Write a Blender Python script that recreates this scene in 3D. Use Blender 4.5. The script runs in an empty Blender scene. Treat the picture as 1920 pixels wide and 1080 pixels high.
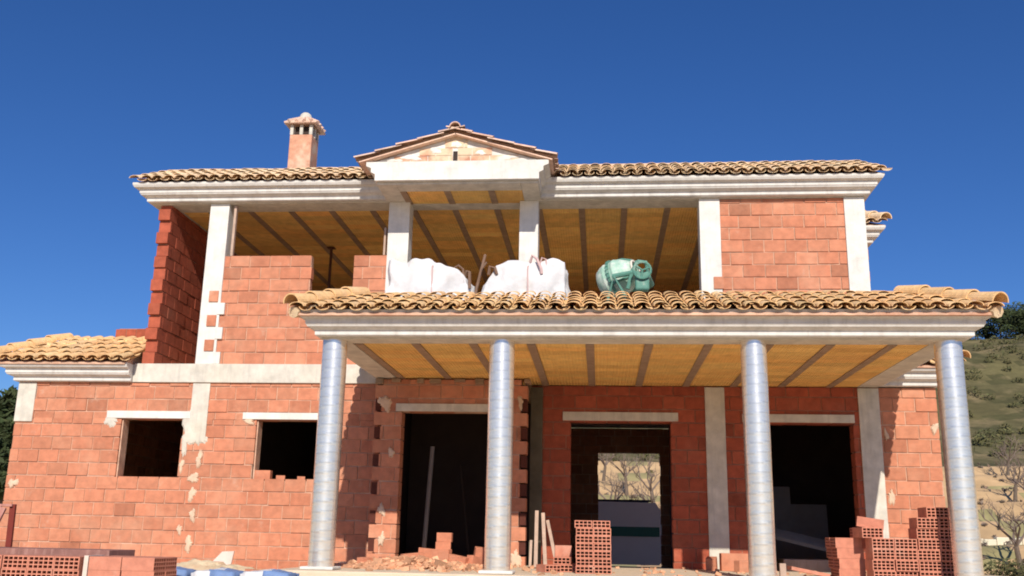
import bpy, math, random
from mathutils import Vector, Matrix, noise as mnoise
from math import sin, cos, pi, radians, sqrt, atan2
rnd = random.Random(11)
scene = bpy.context.scene
col = scene.collection

# ------------------------------------------------------------------ mesh builder
class MB:
    def __init__(s): s.v = []; s.f = []; s.c = []
    def face(s, pts, c=(1, 1, 1)):
        n = len(s.v); s.v += [tuple(p) for p in pts]; s.f.append(tuple(range(n, n + len(pts)))); s.c.append(c)
    def box(s, x0, x1, y0, y1, z0, z1, c=(1, 1, 1), m=None):
        if x0 > x1: x0, x1 = x1, x0
        if y0 > y1: y0, y1 = y1, y0
        if z0 > z1: z0, z1 = z1, z0
        p = [Vector(q) for q in ((x0,y0,z0),(x1,y0,z0),(x1,y1,z0),(x0,y1,z0),(x0,y0,z1),(x1,y0,z1),(x1,y1,z1),(x0,y1,z1))]
        if m is not None: p = [m @ q for q in p]
        n = len(s.v); s.v += [tuple(q) for q in p]
        for f in ((3,2,1,0),(4,5,6,7),(0,1,5,4),(1,2,6,5),(2,3,7,6),(3,0,4,7)):
            s.f.append(tuple(n + i for i in f)); s.c.append(c)
    def tube(s, pts, rad, seg=8, c=(1, 1, 1), caps=True):
        pts = [Vector(p) for p in pts]
        if not hasattr(rad, '__len__'): rad = [rad] * len(pts)
        n0 = len(s.v); prev = None
        for i, p in enumerate(pts):
            d = (pts[min(i + 1, len(pts) - 1)] - pts[max(i - 1, 0)]).normalized()
            a = d.orthogonal().normalized() if prev is None else (prev - d * prev.dot(d)).normalized()
            prev = a; b = d.cross(a)
            for k in range(seg):
                t = 2 * pi * k / seg
                s.v.append(tuple(p + (a * cos(t) + b * sin(t)) * rad[i]))
        for i in range(len(pts) - 1):
            for k in range(seg):
                s.f.append((n0 + i*seg + k, n0 + i*seg + (k+1) % seg, n0 + (i+1)*seg + (k+1) % seg, n0 + (i+1)*seg + k)); s.c.append(c)
        if caps:
            s.f.append(tuple(n0 + k for k in reversed(range(seg)))); s.c.append(c)
            s.f.append(tuple(n0 + (len(pts)-1)*seg + k for k in range(seg))); s.c.append(c)
    def lathe(s, prof, seg=24, c=(1, 1, 1), m=None):
        n0 = len(s.v)
        for r, z in prof:
            for k in range(seg):
                t = 2 * pi * k / seg; q = Vector((r * cos(t), r * sin(t), z))
                s.v.append(tuple(m @ q if m is not None else q))
        for i in range(len(prof) - 1):
            for k in range(seg):
                s.f.append((n0 + i*seg + k, n0 + i*seg + (k+1) % seg, n0 + (i+1)*seg + (k+1) % seg, n0 + (i+1)*seg + k)); s.c.append(c)
    def build(s, name, mat, parent=None, smooth=False, bevel=0, loc=None):
        me = bpy.data.meshes.new(name); me.from_pydata(s.v, [], s.f); me.update()
        at = me.color_attributes.new('Col', 'FLOAT_COLOR', 'CORNER')
        buf = []
        for f, c in zip(s.f, s.c):
            buf += [c[0], c[1], c[2], 1.0] * len(f)
        at.data.foreach_set('color', buf)
        me.materials.append(mat)
        if smooth: me.polygons.foreach_set('use_smooth', [True] * len(me.polygons))
        o = bpy.data.objects.new(name, me); col.objects.link(o)
        if parent is not None: o.parent = parent
        if loc is not None: o.location = loc
        if bevel:
            b = o.modifiers.new('bevel', 'BEVEL'); b.width = bevel; b.segments = 2; b.limit_method = 'ANGLE'
        return o

def tag(o, label=None, cat=None, group=None, kind=None):
    if label: o['label'] = label
    if cat: o['category'] = cat
    if group: o['group'] = group
    if kind: o['kind'] = kind
    return o
def empty(name, loc=(0, 0, 0), rz=0):
    o = bpy.data.objects.new(name, None); col.objects.link(o); o.location = loc; o.rotation_euler = (0, 0, rz); o.empty_display_size = .2
    return o
def dup(o, loc, rot=None, label=None):
    c = o.copy(); col.objects.link(c); c.location = loc
    if rot is not None: c.rotation_euler = rot
    if label: c['label'] = label
    for ch in list(o.children):
        d = ch.copy(); col.objects.link(d); d.parent = c
        for g in list(ch.children):
            e = g.copy(); col.objects.link(e); e.parent = d
    return c

# ------------------------------------------------------------------ materials
def mat(name, base, rough=.85, vary=.25, scale=6., bump=.15, bscale=40., spots=None, metal=0., usecol=True, grooves=None, fine=.0, spec=.3, streak=None):
    """procedural: vertex tint x base x noise, optional stains, grooves along one axis and bump"""
    m = bpy.data.materials.new(name); m.use_nodes = True
    nt = m.node_tree; N = nt.nodes; L = nt.links
    b = N['Principled BSDF']; b.inputs['Roughness'].default_value = rough; b.inputs['Metallic'].default_value = metal
    b.inputs['Specular IOR Level'].default_value = spec
    tc = N.new('ShaderNodeTexCoord'); geo = N.new('ShaderNodeNewGeometry')
    P = geo.outputs['Position']
    def noise(sc, det=5, rg=.6, vec=None):
        n = N.new('ShaderNodeTexNoise'); n.inputs['Scale'].default_value = sc; n.inputs['Detail'].default_value = det; n.inputs['Roughness'].default_value = rg
        L.new(vec or P, n.inputs['Vector']); return n.outputs['Fac']
    def ramp(src, a, bb, va, vb):
        r = N.new('ShaderNodeMapRange'); r.inputs[1].default_value = a; r.inputs[2].default_value = bb; r.inputs[3].default_value = va; r.inputs[4].default_value = vb
        L.new(src, r.inputs[0]); return r.outputs[0]
    def mix(a, bb, fac, kind='MIX'):
        x = N.new('ShaderNodeMix'); x.data_type = 'RGBA'; x.blend_type = kind
        for sock, val in ((x.inputs[0], fac), (x.inputs[6], a), (x.inputs[7], bb)):
            if hasattr(val, 'links') : L.new(val, sock)
            elif isinstance(val, (int, float)): sock.default_value = val
            else: sock.default_value = (*val, 1)
        return x.outputs[2]
    c = None
    if usecol:
        a = N.new('ShaderNodeAttribute'); a.attribute_name = 'Col'
        c = mix(base, a.outputs['Color'], 1.0, 'MULTIPLY')
    else:
        rgb = N.new('ShaderNodeRGB'); rgb.outputs[0].default_value = (*base, 1); c = rgb.outputs[0]
    n1 = ramp(noise(scale), .3, .7, 1 - vary, 1 + vary * .6)
    cc = N.new('ShaderNodeCombineColor')
    for i in range(3): L.new(n1, cc.inputs[i])
    c = mix(c, cc.outputs[0], 1.0, 'MULTIPLY')
    for sp in (spots or []):
        f = ramp(noise(sp[1], 6, .65), sp[2], sp[3], 0, sp[4]); c = mix(c, sp[0], f)
    if streak:
        mp = N.new('ShaderNodeMapping'); mp.inputs['Scale'].default_value = streak[2]; L.new(P, mp.inputs['Vector'])
        f = ramp(noise(streak[1], 4, .6, mp.outputs[0]), .5, .75, 0, streak[3]); c = mix(c, streak[0], f)
    L.new(c, b.inputs['Base Color'])
    h = noise(bscale, 6, .7)
    if grooves:
        sx = N.new('ShaderNodeSeparateXYZ'); L.new(P, sx.inputs[0])
        k = N.new('ShaderNodeMath'); k.operation = 'MULTIPLY'; k.inputs[1].default_value = 2 * pi / grooves[1]; L.new(sx.outputs[grooves[0]], k.inputs[0])
        sn = N.new('ShaderNodeMath'); sn.operation = 'SINE'; L.new(k.outputs[0], sn.inputs[0])
        ad = N.new('ShaderNodeMath'); ad.operation = 'MULTIPLY_ADD'; ad.inputs[1].default_value = grooves[2]; L.new(sn.outputs[0], ad.inputs[0]); L.new(h, ad.inputs[2]); h = ad.outputs[0]
    bp = N.new('ShaderNodeBump'); bp.inputs['Strength'].default_value = bump; bp.inputs['Distance'].default_value = .02
    L.new(h, bp.inputs['Height']); L.new(bp.outputs[0], b.inputs['Normal'])
    return m

M = {}
M['brick'] = mat('brick', (.57, .226, .130), .9, .20, 9, .35, 60, spots=[((.64, .38, .25), 1.3, .50, .78, .5), ((.66, .55, .44), 3.1, .62, .80, .55), ((.30, .09, .05), 4.3, .64, .85, .45)], grooves=(2, .019, .25))
M['dark_shaded_brick'] = mat('dark_shaded_brick', (.40, .095, .050), .9, .25, 9, .35, 60, spots=[((.45, .20, .13), 1.6, .55, .80, .45), ((.20, .06, .04), 4.3, .60, .85, .5)], grooves=(2, .019, .25))  # shade of porch and side walls put into colour; roof pier's own tone
M['dark_shaded_mortar'] = mat('dark_shaded_mortar', (.42, .20, .13), .95, .3, 7, .5, 50, spots=[((.50, .38, .30), 3.0, .58, .75, .6)])  # joints dimmed in colour to sink into the painted shade
M['brick_end'] = mat('brick_end', (.10, .03, .02), .95, .2, 20, .3, 60)
M['mortar'] = mat('mortar', (.64, .41, .29), .95, .3, 7, .5, 50, spots=[((.42, .16, .09), 2.2, .5, .7, .7)])
M['gable_brick'] = mat('gable_brick', (.62, .30, .19), .95, .25, 8, .4, 50, spots=[((.72, .60, .42), 2.2, .40, .56, .85)])
M['chimney_brick'] = mat('chimney_brick', (.66, .33, .21), .95, .25, 8, .4, 50, spots=[((.74, .58, .42), 2.6, .52, .7, .75)])
M['concrete'] = mat('concrete', (.64, .60, .52), .9, .22, 5, .3, 45, spots=[((.38, .36, .31), 2.1, .55, .8, .5), ((.66, .58, .42), .9, .5, .8, .4)], streak=((.33, .31, .28), 3., (6, 6, .5), .35))
M['shaded_concrete'] = mat('shaded_concrete', (.13, .115, .08), .95, .3, 5, .3, 45)  # deep shade on the corner column put into its colour
M['pillar'] = mat('pillar', (.72, .70, .65), .85, .16, 4, .35, 30, spots=[((.46, .43, .38), 2.3, .52, .8, .6), ((.55, .40, .30), 1.1, .6, .85, .35)], streak=((.45, .42, .38), 3., (6, 6, .6), .3))
M['cornice'] = mat('cornice', (.66, .64, .60), .85, .15, 6, .2, 40, spots=[((.42, .39, .34), 2.6, .55, .85, .5)], streak=((.40, .37, .33), 3., (5, 5, .4), .45))
M['tile'] = mat('tile', (.90, .58, .28), .9, .25, 14, .4, 50, spots=[((.84, .57, .38), 3., .5, .75, .55), ((.46, .28, .15), 9., .64, .82, .45), ((.84, .72, .44), 5., .6, .8, .45)])
M['tile_pale'] = mat('tile_pale', (.95, .70, .43), .9, .25, 14, .4, 50, spots=[((.86, .62, .46), 3., .5, .75, .6), ((.40, .24, .14), 9., .62, .8, .6)])
M['tile_red'] = mat('tile_red', (.80, .54, .41), .9, .25, 14, .4, 50, spots=[((.72, .60, .46), 4., .5, .7, .6), ((.26, .12, .08), 9., .6, .8, .6)])
M['vault'] = mat('vault', (.97, .60, .19), .85, .18, 7, .42, 30, spots=[((.70, .30, .10), 1.1, .5, .8, .35), ((.92, .66, .34), 2.7, .6, .8, .35)], grooves=(0, .045, .9))
M['joist'] = mat('joist', (.36, .25, .17), .9, .25, 8, .4, 40, spots=[((.28, .17, .11), 3, .5, .75, .6)])
M['dark_floor'] = mat('dark_floor', (.30, .25, .20), .95, .3, 3, .3, 30)
M['terrace_floor'] = mat('terrace_floor', (.66, .50, .34), .95, .2, 3, .3, 30)
M['porch_floor'] = mat('porch_floor', (.70, .57, .42), .95, .2, 3, .4, 30, spots=[((.50, .30, .18), 3., .5, .75, .5)])
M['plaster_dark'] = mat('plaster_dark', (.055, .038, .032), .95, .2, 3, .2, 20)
M['metal_tube'] = mat('metal_tube', (.93, .86, .76), .24, .04, 5, .006, 9, metal=.74, spec=.5, spots=[((.60, .58, .56), 2.5, .55, .8, .35)], streak=((.66, .62, .57), 3., (1.2, 1.2, 10), .35))
M['hollow_brick'] = mat('hollow_brick', (.58, .23, .15), .9, .2, 12, .3, 60, spots=[((.66, .42, .32), 4, .55, .75, .5)])
M['sack_white'] = mat('sack_white', (.70, .69, .69), .75, .10, 7, .5, 14, spots=[((.52, .45, .38), 2.5, .52, .78, .6), ((.60, .58, .58), 9., .5, .7, .4)])
M['strap'] = mat('strap', (.60, .42, .40), .8, .1)
M['strap_dark'] = mat('strap_dark', (.20, .12, .08), .8, .1)
M['mint'] = mat('mint', (.34, .54, .43), .55, .15, 9, .1, 30, spots=[((.75, .74, .68), 6., .45, .65, .8), ((.16, .15, .11), 8, .60, .76, .7)])
M['teal'] = mat('teal', (.11, .27, .21), .55, .2, 9, .1, 30, spots=[((.55, .52, .45), 9, .58, .75, .6)])
M['cream_metal'] = mat('cream_metal', (.70, .66, .56), .6, .2, 9, .1)
M['black'] = mat('black', (.03, .03, .03), .7, .2)
M['rust'] = mat('rust', (.12, .05, .03), .8, .3)
M['wood'] = mat('wood', (.50, .36, .28), .85, .2, 6, .3, 30, streak=((.36, .24, .16), 8., (8, 8, .6), .5))
M['red_board'] = mat('red_board', (.44, .20, .16), .85, .25, 8, .2, 30, streak=((.6, .36, .3), 5., (6, 6, 1), .5))
M['dark_red'] = mat('dark_red', (.20, .035, .025), .8, .2)
M['board_white'] = mat('board_white', (.17, .16, .16), .8, .1)
M['pole_grey'] = mat('pole_grey', (.28, .25, .24), .8, .1)
M['van_white'] = mat('van_white', (.74, .70, .60), .4, .05, 3, .03, 10, spec=.5)
M['van_green'] = mat('van_green', (.02, .13, .08), .4, .05, spec=.5)
M['glass'] = mat('glass', (.03, .035, .04), .1, .05, spec=.6, bump=0)
M['sack_blue'] = mat('sack_blue', (.16, .25, .46), .6, .2, 9, .3, 20)
M['sand'] = mat('sand', (.72, .56, .36), .98, .2, 5, .6, 40, spots=[((.58, .30, .16), 6., .5, .7, .6)])
M['rubble'] = mat('rubble', (.72, .38, .22), .98, .25, 9, .5, 40)
M['plaster_pale'] = mat('plaster_pale', (.70, .56, .48), .95, .15, 5, .4, 30)
M['ground'] = mat('ground', (1, 1, 1), 1., .25, .7, .6, 3, spots=[((.66, .46, .26), .23, .5, .75, .3), ((.20, .17, .09), .9, .62, .8, .25)])
M['bark'] = mat('bark', (.16, .12, .09), .95, .3, 12, .5, 30)
M['pine'] = mat('pine', (.040, .055, .020), .8, .3, 1.5, .0, 5)
M['mortar_pale'] = mat('mortar_pale', (.68, .50, .36), .95, .2, 9, .4, 40)
M['scrub'] = mat('scrub', (.095, .092, .040), .9, .35, .8, .0, 5)
M['twig'] = mat('twig', (.20, .15, .12), .95, .3, 5, .2, 30)
M['garden_wall'] = mat('garden_wall', (.70, .62, .46), .95, .2, 2, .3, 20)

# ------------------------------------------------------------------ brickwork
CH = .2
def tint(v=.14):
    k = rnd.uniform(1 - v, 1 + v * .6) * (.78 if rnd.random() < .04 else 1); w = rnd.uniform(-.06, .08)
    return (k * (1 + w * .3), k * (1 + w), k * (1 + w * 1.2))
def brick_wall(bm, cm, ax, f, inw, u0, u1, z0, z1, th, holes=(), tl=0, tr=0, bl=.33, ph=0, inset=.015):
    """real bricks set in a slightly recessed mortar core. ax: 'x' wall runs along X at Y=f, inw = direction (+1/-1) into the wall"""
    def bx(mb, a, b, d0, d1, c0, c1, color):
        lo, hi = sorted((f + inw * d0, f + inw * d1))
        if ax == 'x': mb.box(a, b, lo, hi, c0, c1, color)
        else: mb.box(lo, hi, a, b, c0, c1, color)
    n = int(math.ceil((z1 - z0 - .02) / CH))
    for i in range(n):
        zb = z0 + i * CH; zt = min(zb + CH - .016, z1)
        odd = (i + ph) % 2
        cuts = sorted({zb, zt} | {z for h in holes for z in (h[2], h[3]) if zb + .03 < z < zt - .03})
        start = u0 - (bl / 2 if odd else 0) + rnd.uniform(-.03, .03)
        a0 = u0 + (tl if odd else 0); a1 = u1 - (tr if odd else 0)
        for q in range(len(cuts) - 1):
            ca, cb = cuts[q], cuts[q + 1]; mid = (ca + cb) / 2
            segs = [(a0, a1)]
            for h in holes:
                if h[2] < mid < h[3]:
                    nx = []
                    for s in segs:
                        if h[1] <= s[0] or h[0] >= s[1]: nx.append(s)
                        else:
                            if h[0] > s[0]: nx.append((s[0], h[0]))
                            if h[1] < s[1]: nx.append((h[1], s[1]))
                    segs = nx
            for s in segs:
                x = start
                while x < s[1]:
                    w = bl + rnd.uniform(-.012, .012)
                    p, r = max(x, s[0]), min(x + w - .015, s[1])
                    if r - p > .025:
                        j = rnd.uniform(0, .011); dz = rnd.uniform(-.004, .004)
                        bx(bm, p, r, j, th - .004 + j, ca + dz, cb + dz, tint())
                    x += w
    ea = .012 if tl else .004; eb = .012 if tr else .004
    us = sorted({u0 + tl + ea, u1 - tr - eb} | {min(max(h[k], u0 + tl + ea), u1 - tr - eb) for h in holes for k in (0, 1)})
    zs = sorted({z0, z1} | {min(max(h[k], z0), z1) for h in holes for k in (2, 3)})
    for a, b in zip(us, us[1:]):
        for c, d in zip(zs, zs[1:]):
            m_, n_ = (a + b) / 2, (c + d) / 2
            if b - a < .02 or d - c < .01 or any(h[0] < m_ < h[1] and h[2] < n_ < h[3] for h in holes): continue
            def edge(u, zz0, zz1, side):
                for h in holes:
                    if h[2] < n_ < h[3] and ((side > 0 and abs(h[0] - u) < 1e-6) or (side < 0 and abs(h[1] - u) < 1e-6)): return .014
                return 0
            bx(cm, a + edge(a, c, d, -1), b - edge(b, c, d, 1), inset + .004, th - .012, c + .001, d - .003, (1, 1, 1))

def brick_part(name, parent, walls, m='brick', core='mortar'):
    b, c = MB(), MB()
    for w in walls: brick_wall(b, c, *w[0], **w[1])
    if m == 'dark_shaded_brick': core = 'dark_shaded_mortar'
    o = b.build(name, M[m], parent)
    if c.f: c.build('mortar_core', M[core], o)
    return o

# ------------------------------------------------------------------ curved clay tiles
SQ = .56
def tile_field(mb, O, U, V, nu, vlen, keep=None, pitch=.2, jit=1., base=(1, 1, 1), und=None):
    O, U, V = Vector(O), Vector(U).normalized(), Vector(V).normalized()
    W = U.cross(V).normalized()
    if W.z < 0: W = -W
    TL, EX = .42, .34
    nv = int(math.ceil(vlen / EX))
    def arc(u, v, l, r0, r1, lift, up, c, seg=8, th=.010):
        tw = rnd.uniform(-.012, .012) * jit; du = rnd.uniform(-.010, .010) * jit; dl = rnd.uniform(-.006, .008) * jit
        rows = []
        for t, r, hh in ((0, r0, lift + .022), (1, r1, lift)):
            for off in (0, -th):
                ring = []
                for k in range(seg + 1):
                    a = pi * k / seg if up else pi + pi * k / seg
                    rr = r + off if up else r - off - th
                    ring.append(O + U * (u + du + tw * t + cos(a) * rr) + V * (v + l * t) + W * (hh + dl + sin(a) * rr * SQ + (0 if up else r * SQ)))
                rows.append(ring)
        o0, i0, o1, i1 = rows
        for k in range(seg):
            mb.face((o0[k], o0[k+1], o1[k+1], o1[k]), c)
            mb.face((i0[k+1], i0[k], i1[k], i1[k+1]), (c[0]*.6, c[1]*.55, c[2]*.5))  # tile underside: shade put into the tint
            mb.face((o0[k], i0[k], i0[k+1], o0[k+1]), c)
    for k in range(nu):
        u = (k + .5) * pitch
        for j in range(nv):
            v = j * EX - .03
            for cover in (True, False):
                uu = u if cover else u + pitch / 2
                if keep and not keep(uu, v + .15): continue
                g = rnd.uniform(.86, 1.10); w = rnd.uniform(-.12, .10)
                if rnd.random() < .08: g *= .8
                c = (base[0]*g, base[1]*g*(1 + w*.6), base[2]*g*(1 + w))
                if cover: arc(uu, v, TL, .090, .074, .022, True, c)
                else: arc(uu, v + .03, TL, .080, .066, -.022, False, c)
def ridge_caps(mb, a, b, r=.115, base=(1, 1, 1), n=None):
    a, b = Vector(a), Vector(b); d = (b - a); L = d.length; d.normalize()
    n = n or max(2, int(L / .33)); st = L / n
    s = d.cross(Vector((0, 0, 1))).normalized(); w = s.cross(d)
    for i in range(n):
        p = a + d * (i * st); q = p + d * (st + .07); g = rnd.uniform(.82, 1.12); c = (base[0]*g, base[1]*g, base[2]*g)
        for t in range(10):
            a0, a1 = pi * t / 10, pi * (t + 1) / 10
            A = [x + s * cos(z) * rr + w * (sin(z) * rr + hh) for x, rr, hh, z in ((p, r, .02, a0), (p, r, .02, a1), (q, r*.84, 0, a1), (q, r*.84, 0, a0))]
            mb.face(A, c)
            B = [x + s * cos(z) * rr + w * (sin(z) * rr + hh) for x, rr, hh, z in ((p, r-.015, .02, a0), (p, r-.015, .02, a1))]
            mb.face((A[1], A[0], B[0], B[1]), c)

PROF = [(0, -.012), (.085, -.012), (.1, 0), (.1, .05), (.105, .056), (.12, .062), (.175, .085), (.187, .108), (.195, .112), (.195, .168), (.2, .172), (.262, .190), (.28, .22), (.285, .235), (.285, .262), (0, .262)]
def cornice(mb, path, z, ends=True):
    """profile swept along an XY path whose outside lies on the right-hand side of travel, mitred at the corners"""
    n = len(path); dirs = [(Vector(path[i+1]) - Vector(path[i])).normalized() for i in range(n - 1)]
    rings = []
    for i in range(n):
        p = Vector(path[i])
        nrm = []
        if i > 0: nrm.append(Vector((dirs[i-1].y, -dirs[i-1].x)))
        if i < n - 1: nrm.append(Vector((dirs[i].y, -dirs[i].x)))
        if len(nrm) == 2:
            m_ = (nrm[0] + nrm[1]); off = m_ / (1 + nrm[0].dot(nrm[1]))
        else: off = nrm[0]
        rings.append([(p.x + off.x * o, p.y + off.y * o, z + h) for o, h in PROF])
    for i in range(n - 1):
        for k in range(len(PROF) - 1):
            mb.face((rings[i][k], rings[i+1][k], rings[i+1][k+1], rings[i][k+1]))
    if ends:
        mb.face(rings[0]); mb.face(list(reversed(rings[-1])))

# ================================================================== THE HOUSE
house = tag(empty('unfinished_house', (-2, 0, 0)), 'two storey brick house under construction with silver porch columns and clay tile roofs', 'house')
house.location = (0, 0, 0)
GZ = -.15
# ground floor walls --------------------------------------------------------
W1 = (-7.48, -6.48, 1.17, 2.08); W2 = (-5.30, -4.28, 1.16, 2.08)
wing = brick_part('wing_wall', house, [(('x', 0, 1, -9.24, -3.30, GZ - .05, 2.65, .24, [W1, W2]), dict(ph=1)),
                                       (('y', -9.24, 1, .25, 6, GZ - .05, 2.65, .24), {})])
wing['label'] = 'brick wall with two square window openings left of the porch'
porchw = brick_part('porch_wall', house, [(('x', 0, 1, -1.03, 3.93, -.1, 2.64, .24, [(-.44, 1.05, -.2, 2.11), (2.49, 3.70, -.2, 2.11)]), {})], 'dark_shaded_brick')
endg = brick_part('end_wall', house, [(('x', .001, 1, 3.95, 4.91, -.1, 2.64, .24), {}),
                                          (('y', 4.91, -1, .25, 6, GZ, 2.65, .24), {})])
EH = (-2.89, -1.36, -.2, 2.15)
entr = brick_part('entrance_wall', house, [(('x', -.65, 1, -3.30, -1.05, -.05, 2.62, .24, [EH]), dict(tl=.10, tr=.09, ph=0)),
                                           (('y', -3.18, 1, -.40, -.01, 0, 2.62, .14), {}), (('y', -1.17, -1, -.40, -.01, 0, 2.62, .14), {})])
# solid ends of the toothed bricks; shade of their hollows put into the colour
for i in range(1, 13, 2):
    z = -.05 + i * CH
    for xa in (-3.292, -1.138):
        hb = MB(); hb.box(xa, xa + .088, -.628, -.46, z + .012, z + .178); hb.build('brick_end', M['brick_end'], entr)

def box_part(name, parent, m, *boxes, bevel=0, rough=0):
    b = MB()
    for q in boxes: b.box(*q)
    return b.build(name, M[m], parent, bevel=bevel)
# lintels
box_part('lintel', wing, 'pillar', (-7.72, -6.36, -.022, .2, 2.085, 2.20), bevel=.006)
box_part('lintel', wing, 'pillar', (-5.52, -4.08, -.022, .2, 2.085, 2.19), bevel=.006)
box_part('lintel', entr, 'concrete', (-2.98, -1.27, -.672, -.45, 2.152, 2.265), bevel=.006)
box_part('lintel', porchw, 'concrete', (-.56, 1.16, -.022, .2, 2.115, 2.245), bevel=.006)
box_part('lintel', porchw, 'concrete', (2.10, 3.72, -.022, .2, 2.115, 2.235), bevel=.006)
# window reveals: raw grey render on the left jambs
box_part('jamb', wing, 'mortar', (-7.475, -7.455, .03, .22, 1.175, 2.075)); box_part('jamb', wing, 'mortar', (-5.295, -5.275, .03, .22, 1.165, 2.075))
# concrete columns showing in the brickwork
def column_part(x0, x1, y0, z0, z1, m='concrete', teeth=None, parent=house):
    b = MB(); b.box(x0, x1, y0, y0 + .27, z0, z1)
    if teeth:
        for (tx0, tx1, tz0, tz1) in teeth: b.box(tx0, tx1, y0 + .003, y0 + .2, tz0, tz1)
    return b.build('concrete_column', M[m], parent, bevel=.006)
column_part(-9.25, -8.95, -.012, 2.02, 2.64)
column_part(-6.37, -6.09, -.014, 1.75, 2.64)
column_part(1.56, 1.85, -.016, 0, 2.63)
column_part(3.79, 4.09, -.016, 0, 2.63)
column_part(-1.04, -.86, -.10, 0, 2.60, 'shaded_concrete')
# mortar smears around the wing windows
def smear(cx, cz, w, h, y=-.012, seed=0, parent=None, m='mortar_pale'):
    mb = MB(); n = 40; r = random.Random(seed); ph = [r.uniform(0, 6.3) for _ in range(4)]
    ring = []
    for k in range(n):
        t = 2 * pi * k / n; q = 1 + .20 * sin(2*t + ph[0]) + .15 * sin(3*t + ph[1]) + .12 * sin(5*t + ph[2]) + r.uniform(-.16, .16)
        ring.append((cx + cos(t) * w * q, cz + sin(t) * h * q))
    for s0, s1, y0, y1 in ((1, .75, y + .016, y), (.75, .4, y, y - .004)):
        for k in range(n):
            a, b = ring[k], ring[(k + 1) % n]
            P = lambda p, s, yy: (cx + (p[0] - cx) * s, yy, cz + (p[1] - cz) * s)
            mb.face((P(a, s0, y0), P(b, s0, y0), P(b, s1, y1), P(a, s1, y1)))
    mb.face([(cx + (p[0] - cx) * .4, y - .004, cz + (p[1] - cz) * .4) for p in ring])
    return mb.build('mortar_smear', M[m], parent)
for i, q in enumerate([(-7.64, 2.06, .12, .10), (-6.40, 2.03, .07, .22), (-6.41, 1.74, .06, .20), (-6.22, 1.80, .13, .14)]): smear(*q, seed=i, parent=wing, m='concrete')
for i, q in enumerate([(-6.16, 1.46, .05, .13), (-6.22, 1.18, .07, .09), (-6.22, .93, .06, .10),
                       (-6.43, 1.36, .04, .10), (-6.18, .62, .055, .08), (-6.36, .40, .035, .09), (-6.20, .20, .06, .11), (-5.42, 2.06, .09, .05), (-9.12, 1.06, .08, .07)]):
    smear(*q, seed=20 + i, parent=wing)
for i, q in enumerate([(-3.14, 2.27, .09, .11), (-3.02, 1.55, .04, .08), (-1.15, 2.3, .04, .09), (-3.10, .33, .045, .09), (-3.12, .74, .05, .09), (-1.18, .10, .07, .12)]): smear(*q, y=-.664, seed=40 + i, parent=entr)
for i, q in enumerate([(4.16, 1.95, .03, .08), (4.17, 1.05, .04, .12), (4.85, 2.05, .05, .08)]): smear(*q, seed=50 + i, parent=endg)
# ragged concrete spilling under the porch slab over the entrance
rg = MB()
x = -3.30
while x < -1.0:
    w = rnd.uniform(.08, .22); rg.box(x, x + w, -.70 + rnd.uniform(-.02, .02), -.42, 2.615 - rnd.uniform(.0, .07), 2.632, tint(.2)); x += w + rnd.uniform(-.03, .30)
rg.build('concrete_spill', M['joist'], entr, bevel=.01)

# slabs ---------------------------------------------------------------------
box_part('floor_slab', house, 'concrete', (-7.36, -3.305, -.03, .25, 2.652, 2.95), bevel=.008)
box_part('slab', house, 'terrace_floor', (-9.2, 4.88, .25, 5.99, 2.66, 2.945), (-9.2, -7.36, .01, .25, 2.66, 2.90), (-3.30, 4.88, .0, .25, 2.66, 2.94))
box_part('porch_floor', house, 'porch_floor', (-3.62, 4.32, -3.80, -.0, -.28, 0), bevel=.02)
box_part('interior_floor', house, 'dark_floor', (-9.0, 4.7, .0, 5.99, -.35, -.15))
# interior ------------------------------------------------------------------
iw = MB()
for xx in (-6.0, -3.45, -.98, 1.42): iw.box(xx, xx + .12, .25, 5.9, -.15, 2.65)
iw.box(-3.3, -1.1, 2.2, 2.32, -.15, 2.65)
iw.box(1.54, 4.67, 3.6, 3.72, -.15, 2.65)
iw.build('added_interior_wall', M['plaster_dark'], house)  # partitions added to close off the rooms and keep them dark
backw = brick_part('back_wall', house, [(('x', 6.24, -1, -9.24, 4.91, -.3, 2.65, .24, [(-.04, 1.24, -.31, 2.15)]), {}),
                                         (('x', 6.24, -1, -7.05, 4.82, 2.96, 5.69, .24), {})])
# upper floor ---------------------------------------------------------------
UZ = 2.953
upl = brick_part('upper_wall', house, [(('x', .02, 1, -6.10, -3.37, UZ, 4.73, .14, [(-4.61, -3.92, 4.14, 4.9)]), dict(tl=.0, ph=1))])
upr = brick_part('upper_wall', house, [(('x', .02, 1, 1.86, 3.79, UZ, 5.613, .14), dict(ph=1))])
for i in (1, 3, 5):
    tee = MB(); tee.box(-6.25, -6.10, -.021, .1, UZ + i * CH + .008, UZ + i * CH + .186, tint()); tee.build('brick_tooth', M['brick'], upl)
tee = MB(); tee.box(1.75, 1.90, -.021, .1, UZ + 6 * CH, UZ + 6 * CH + .188, tint()); tee.build('brick_tooth', M['brick'], upr)
brick_part('side_wall', house, [(('y', -7.05, -1, .0, 6, UZ, 5.613, .20), dict(tl=.055))], 'dark_shaded_brick')  # roof shadow on this wall put into the brick colour
endw = brick_part('side_wall', house, [(('y', 4.09, -1, .27, 2.6, UZ, 5.613, .14), {}), (('x', 2.6, 1, 4.0, 4.82, UZ, 5.613, .2), dict(tr=.08)), (('y', 4.82, -1, 2.8, 6, UZ, 5.613, .14), {})])
def upillar(x0, x1, y0=0, teeth=None, m='pillar'):
    b = MB(); b.box(x0, x1, y0, y0 + .30, UZ, 5.618)
    for t in (teeth or []): b.box(*t)
    return b.build('pillar', M[m], house, bevel=.006)
upillar(-6.38, -6.06, teeth=[(-6.1, -5.98, -.012, .1, UZ + i * CH, UZ + (i + 1) * CH - .01) for i in (0, 2, 4)])
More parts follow.
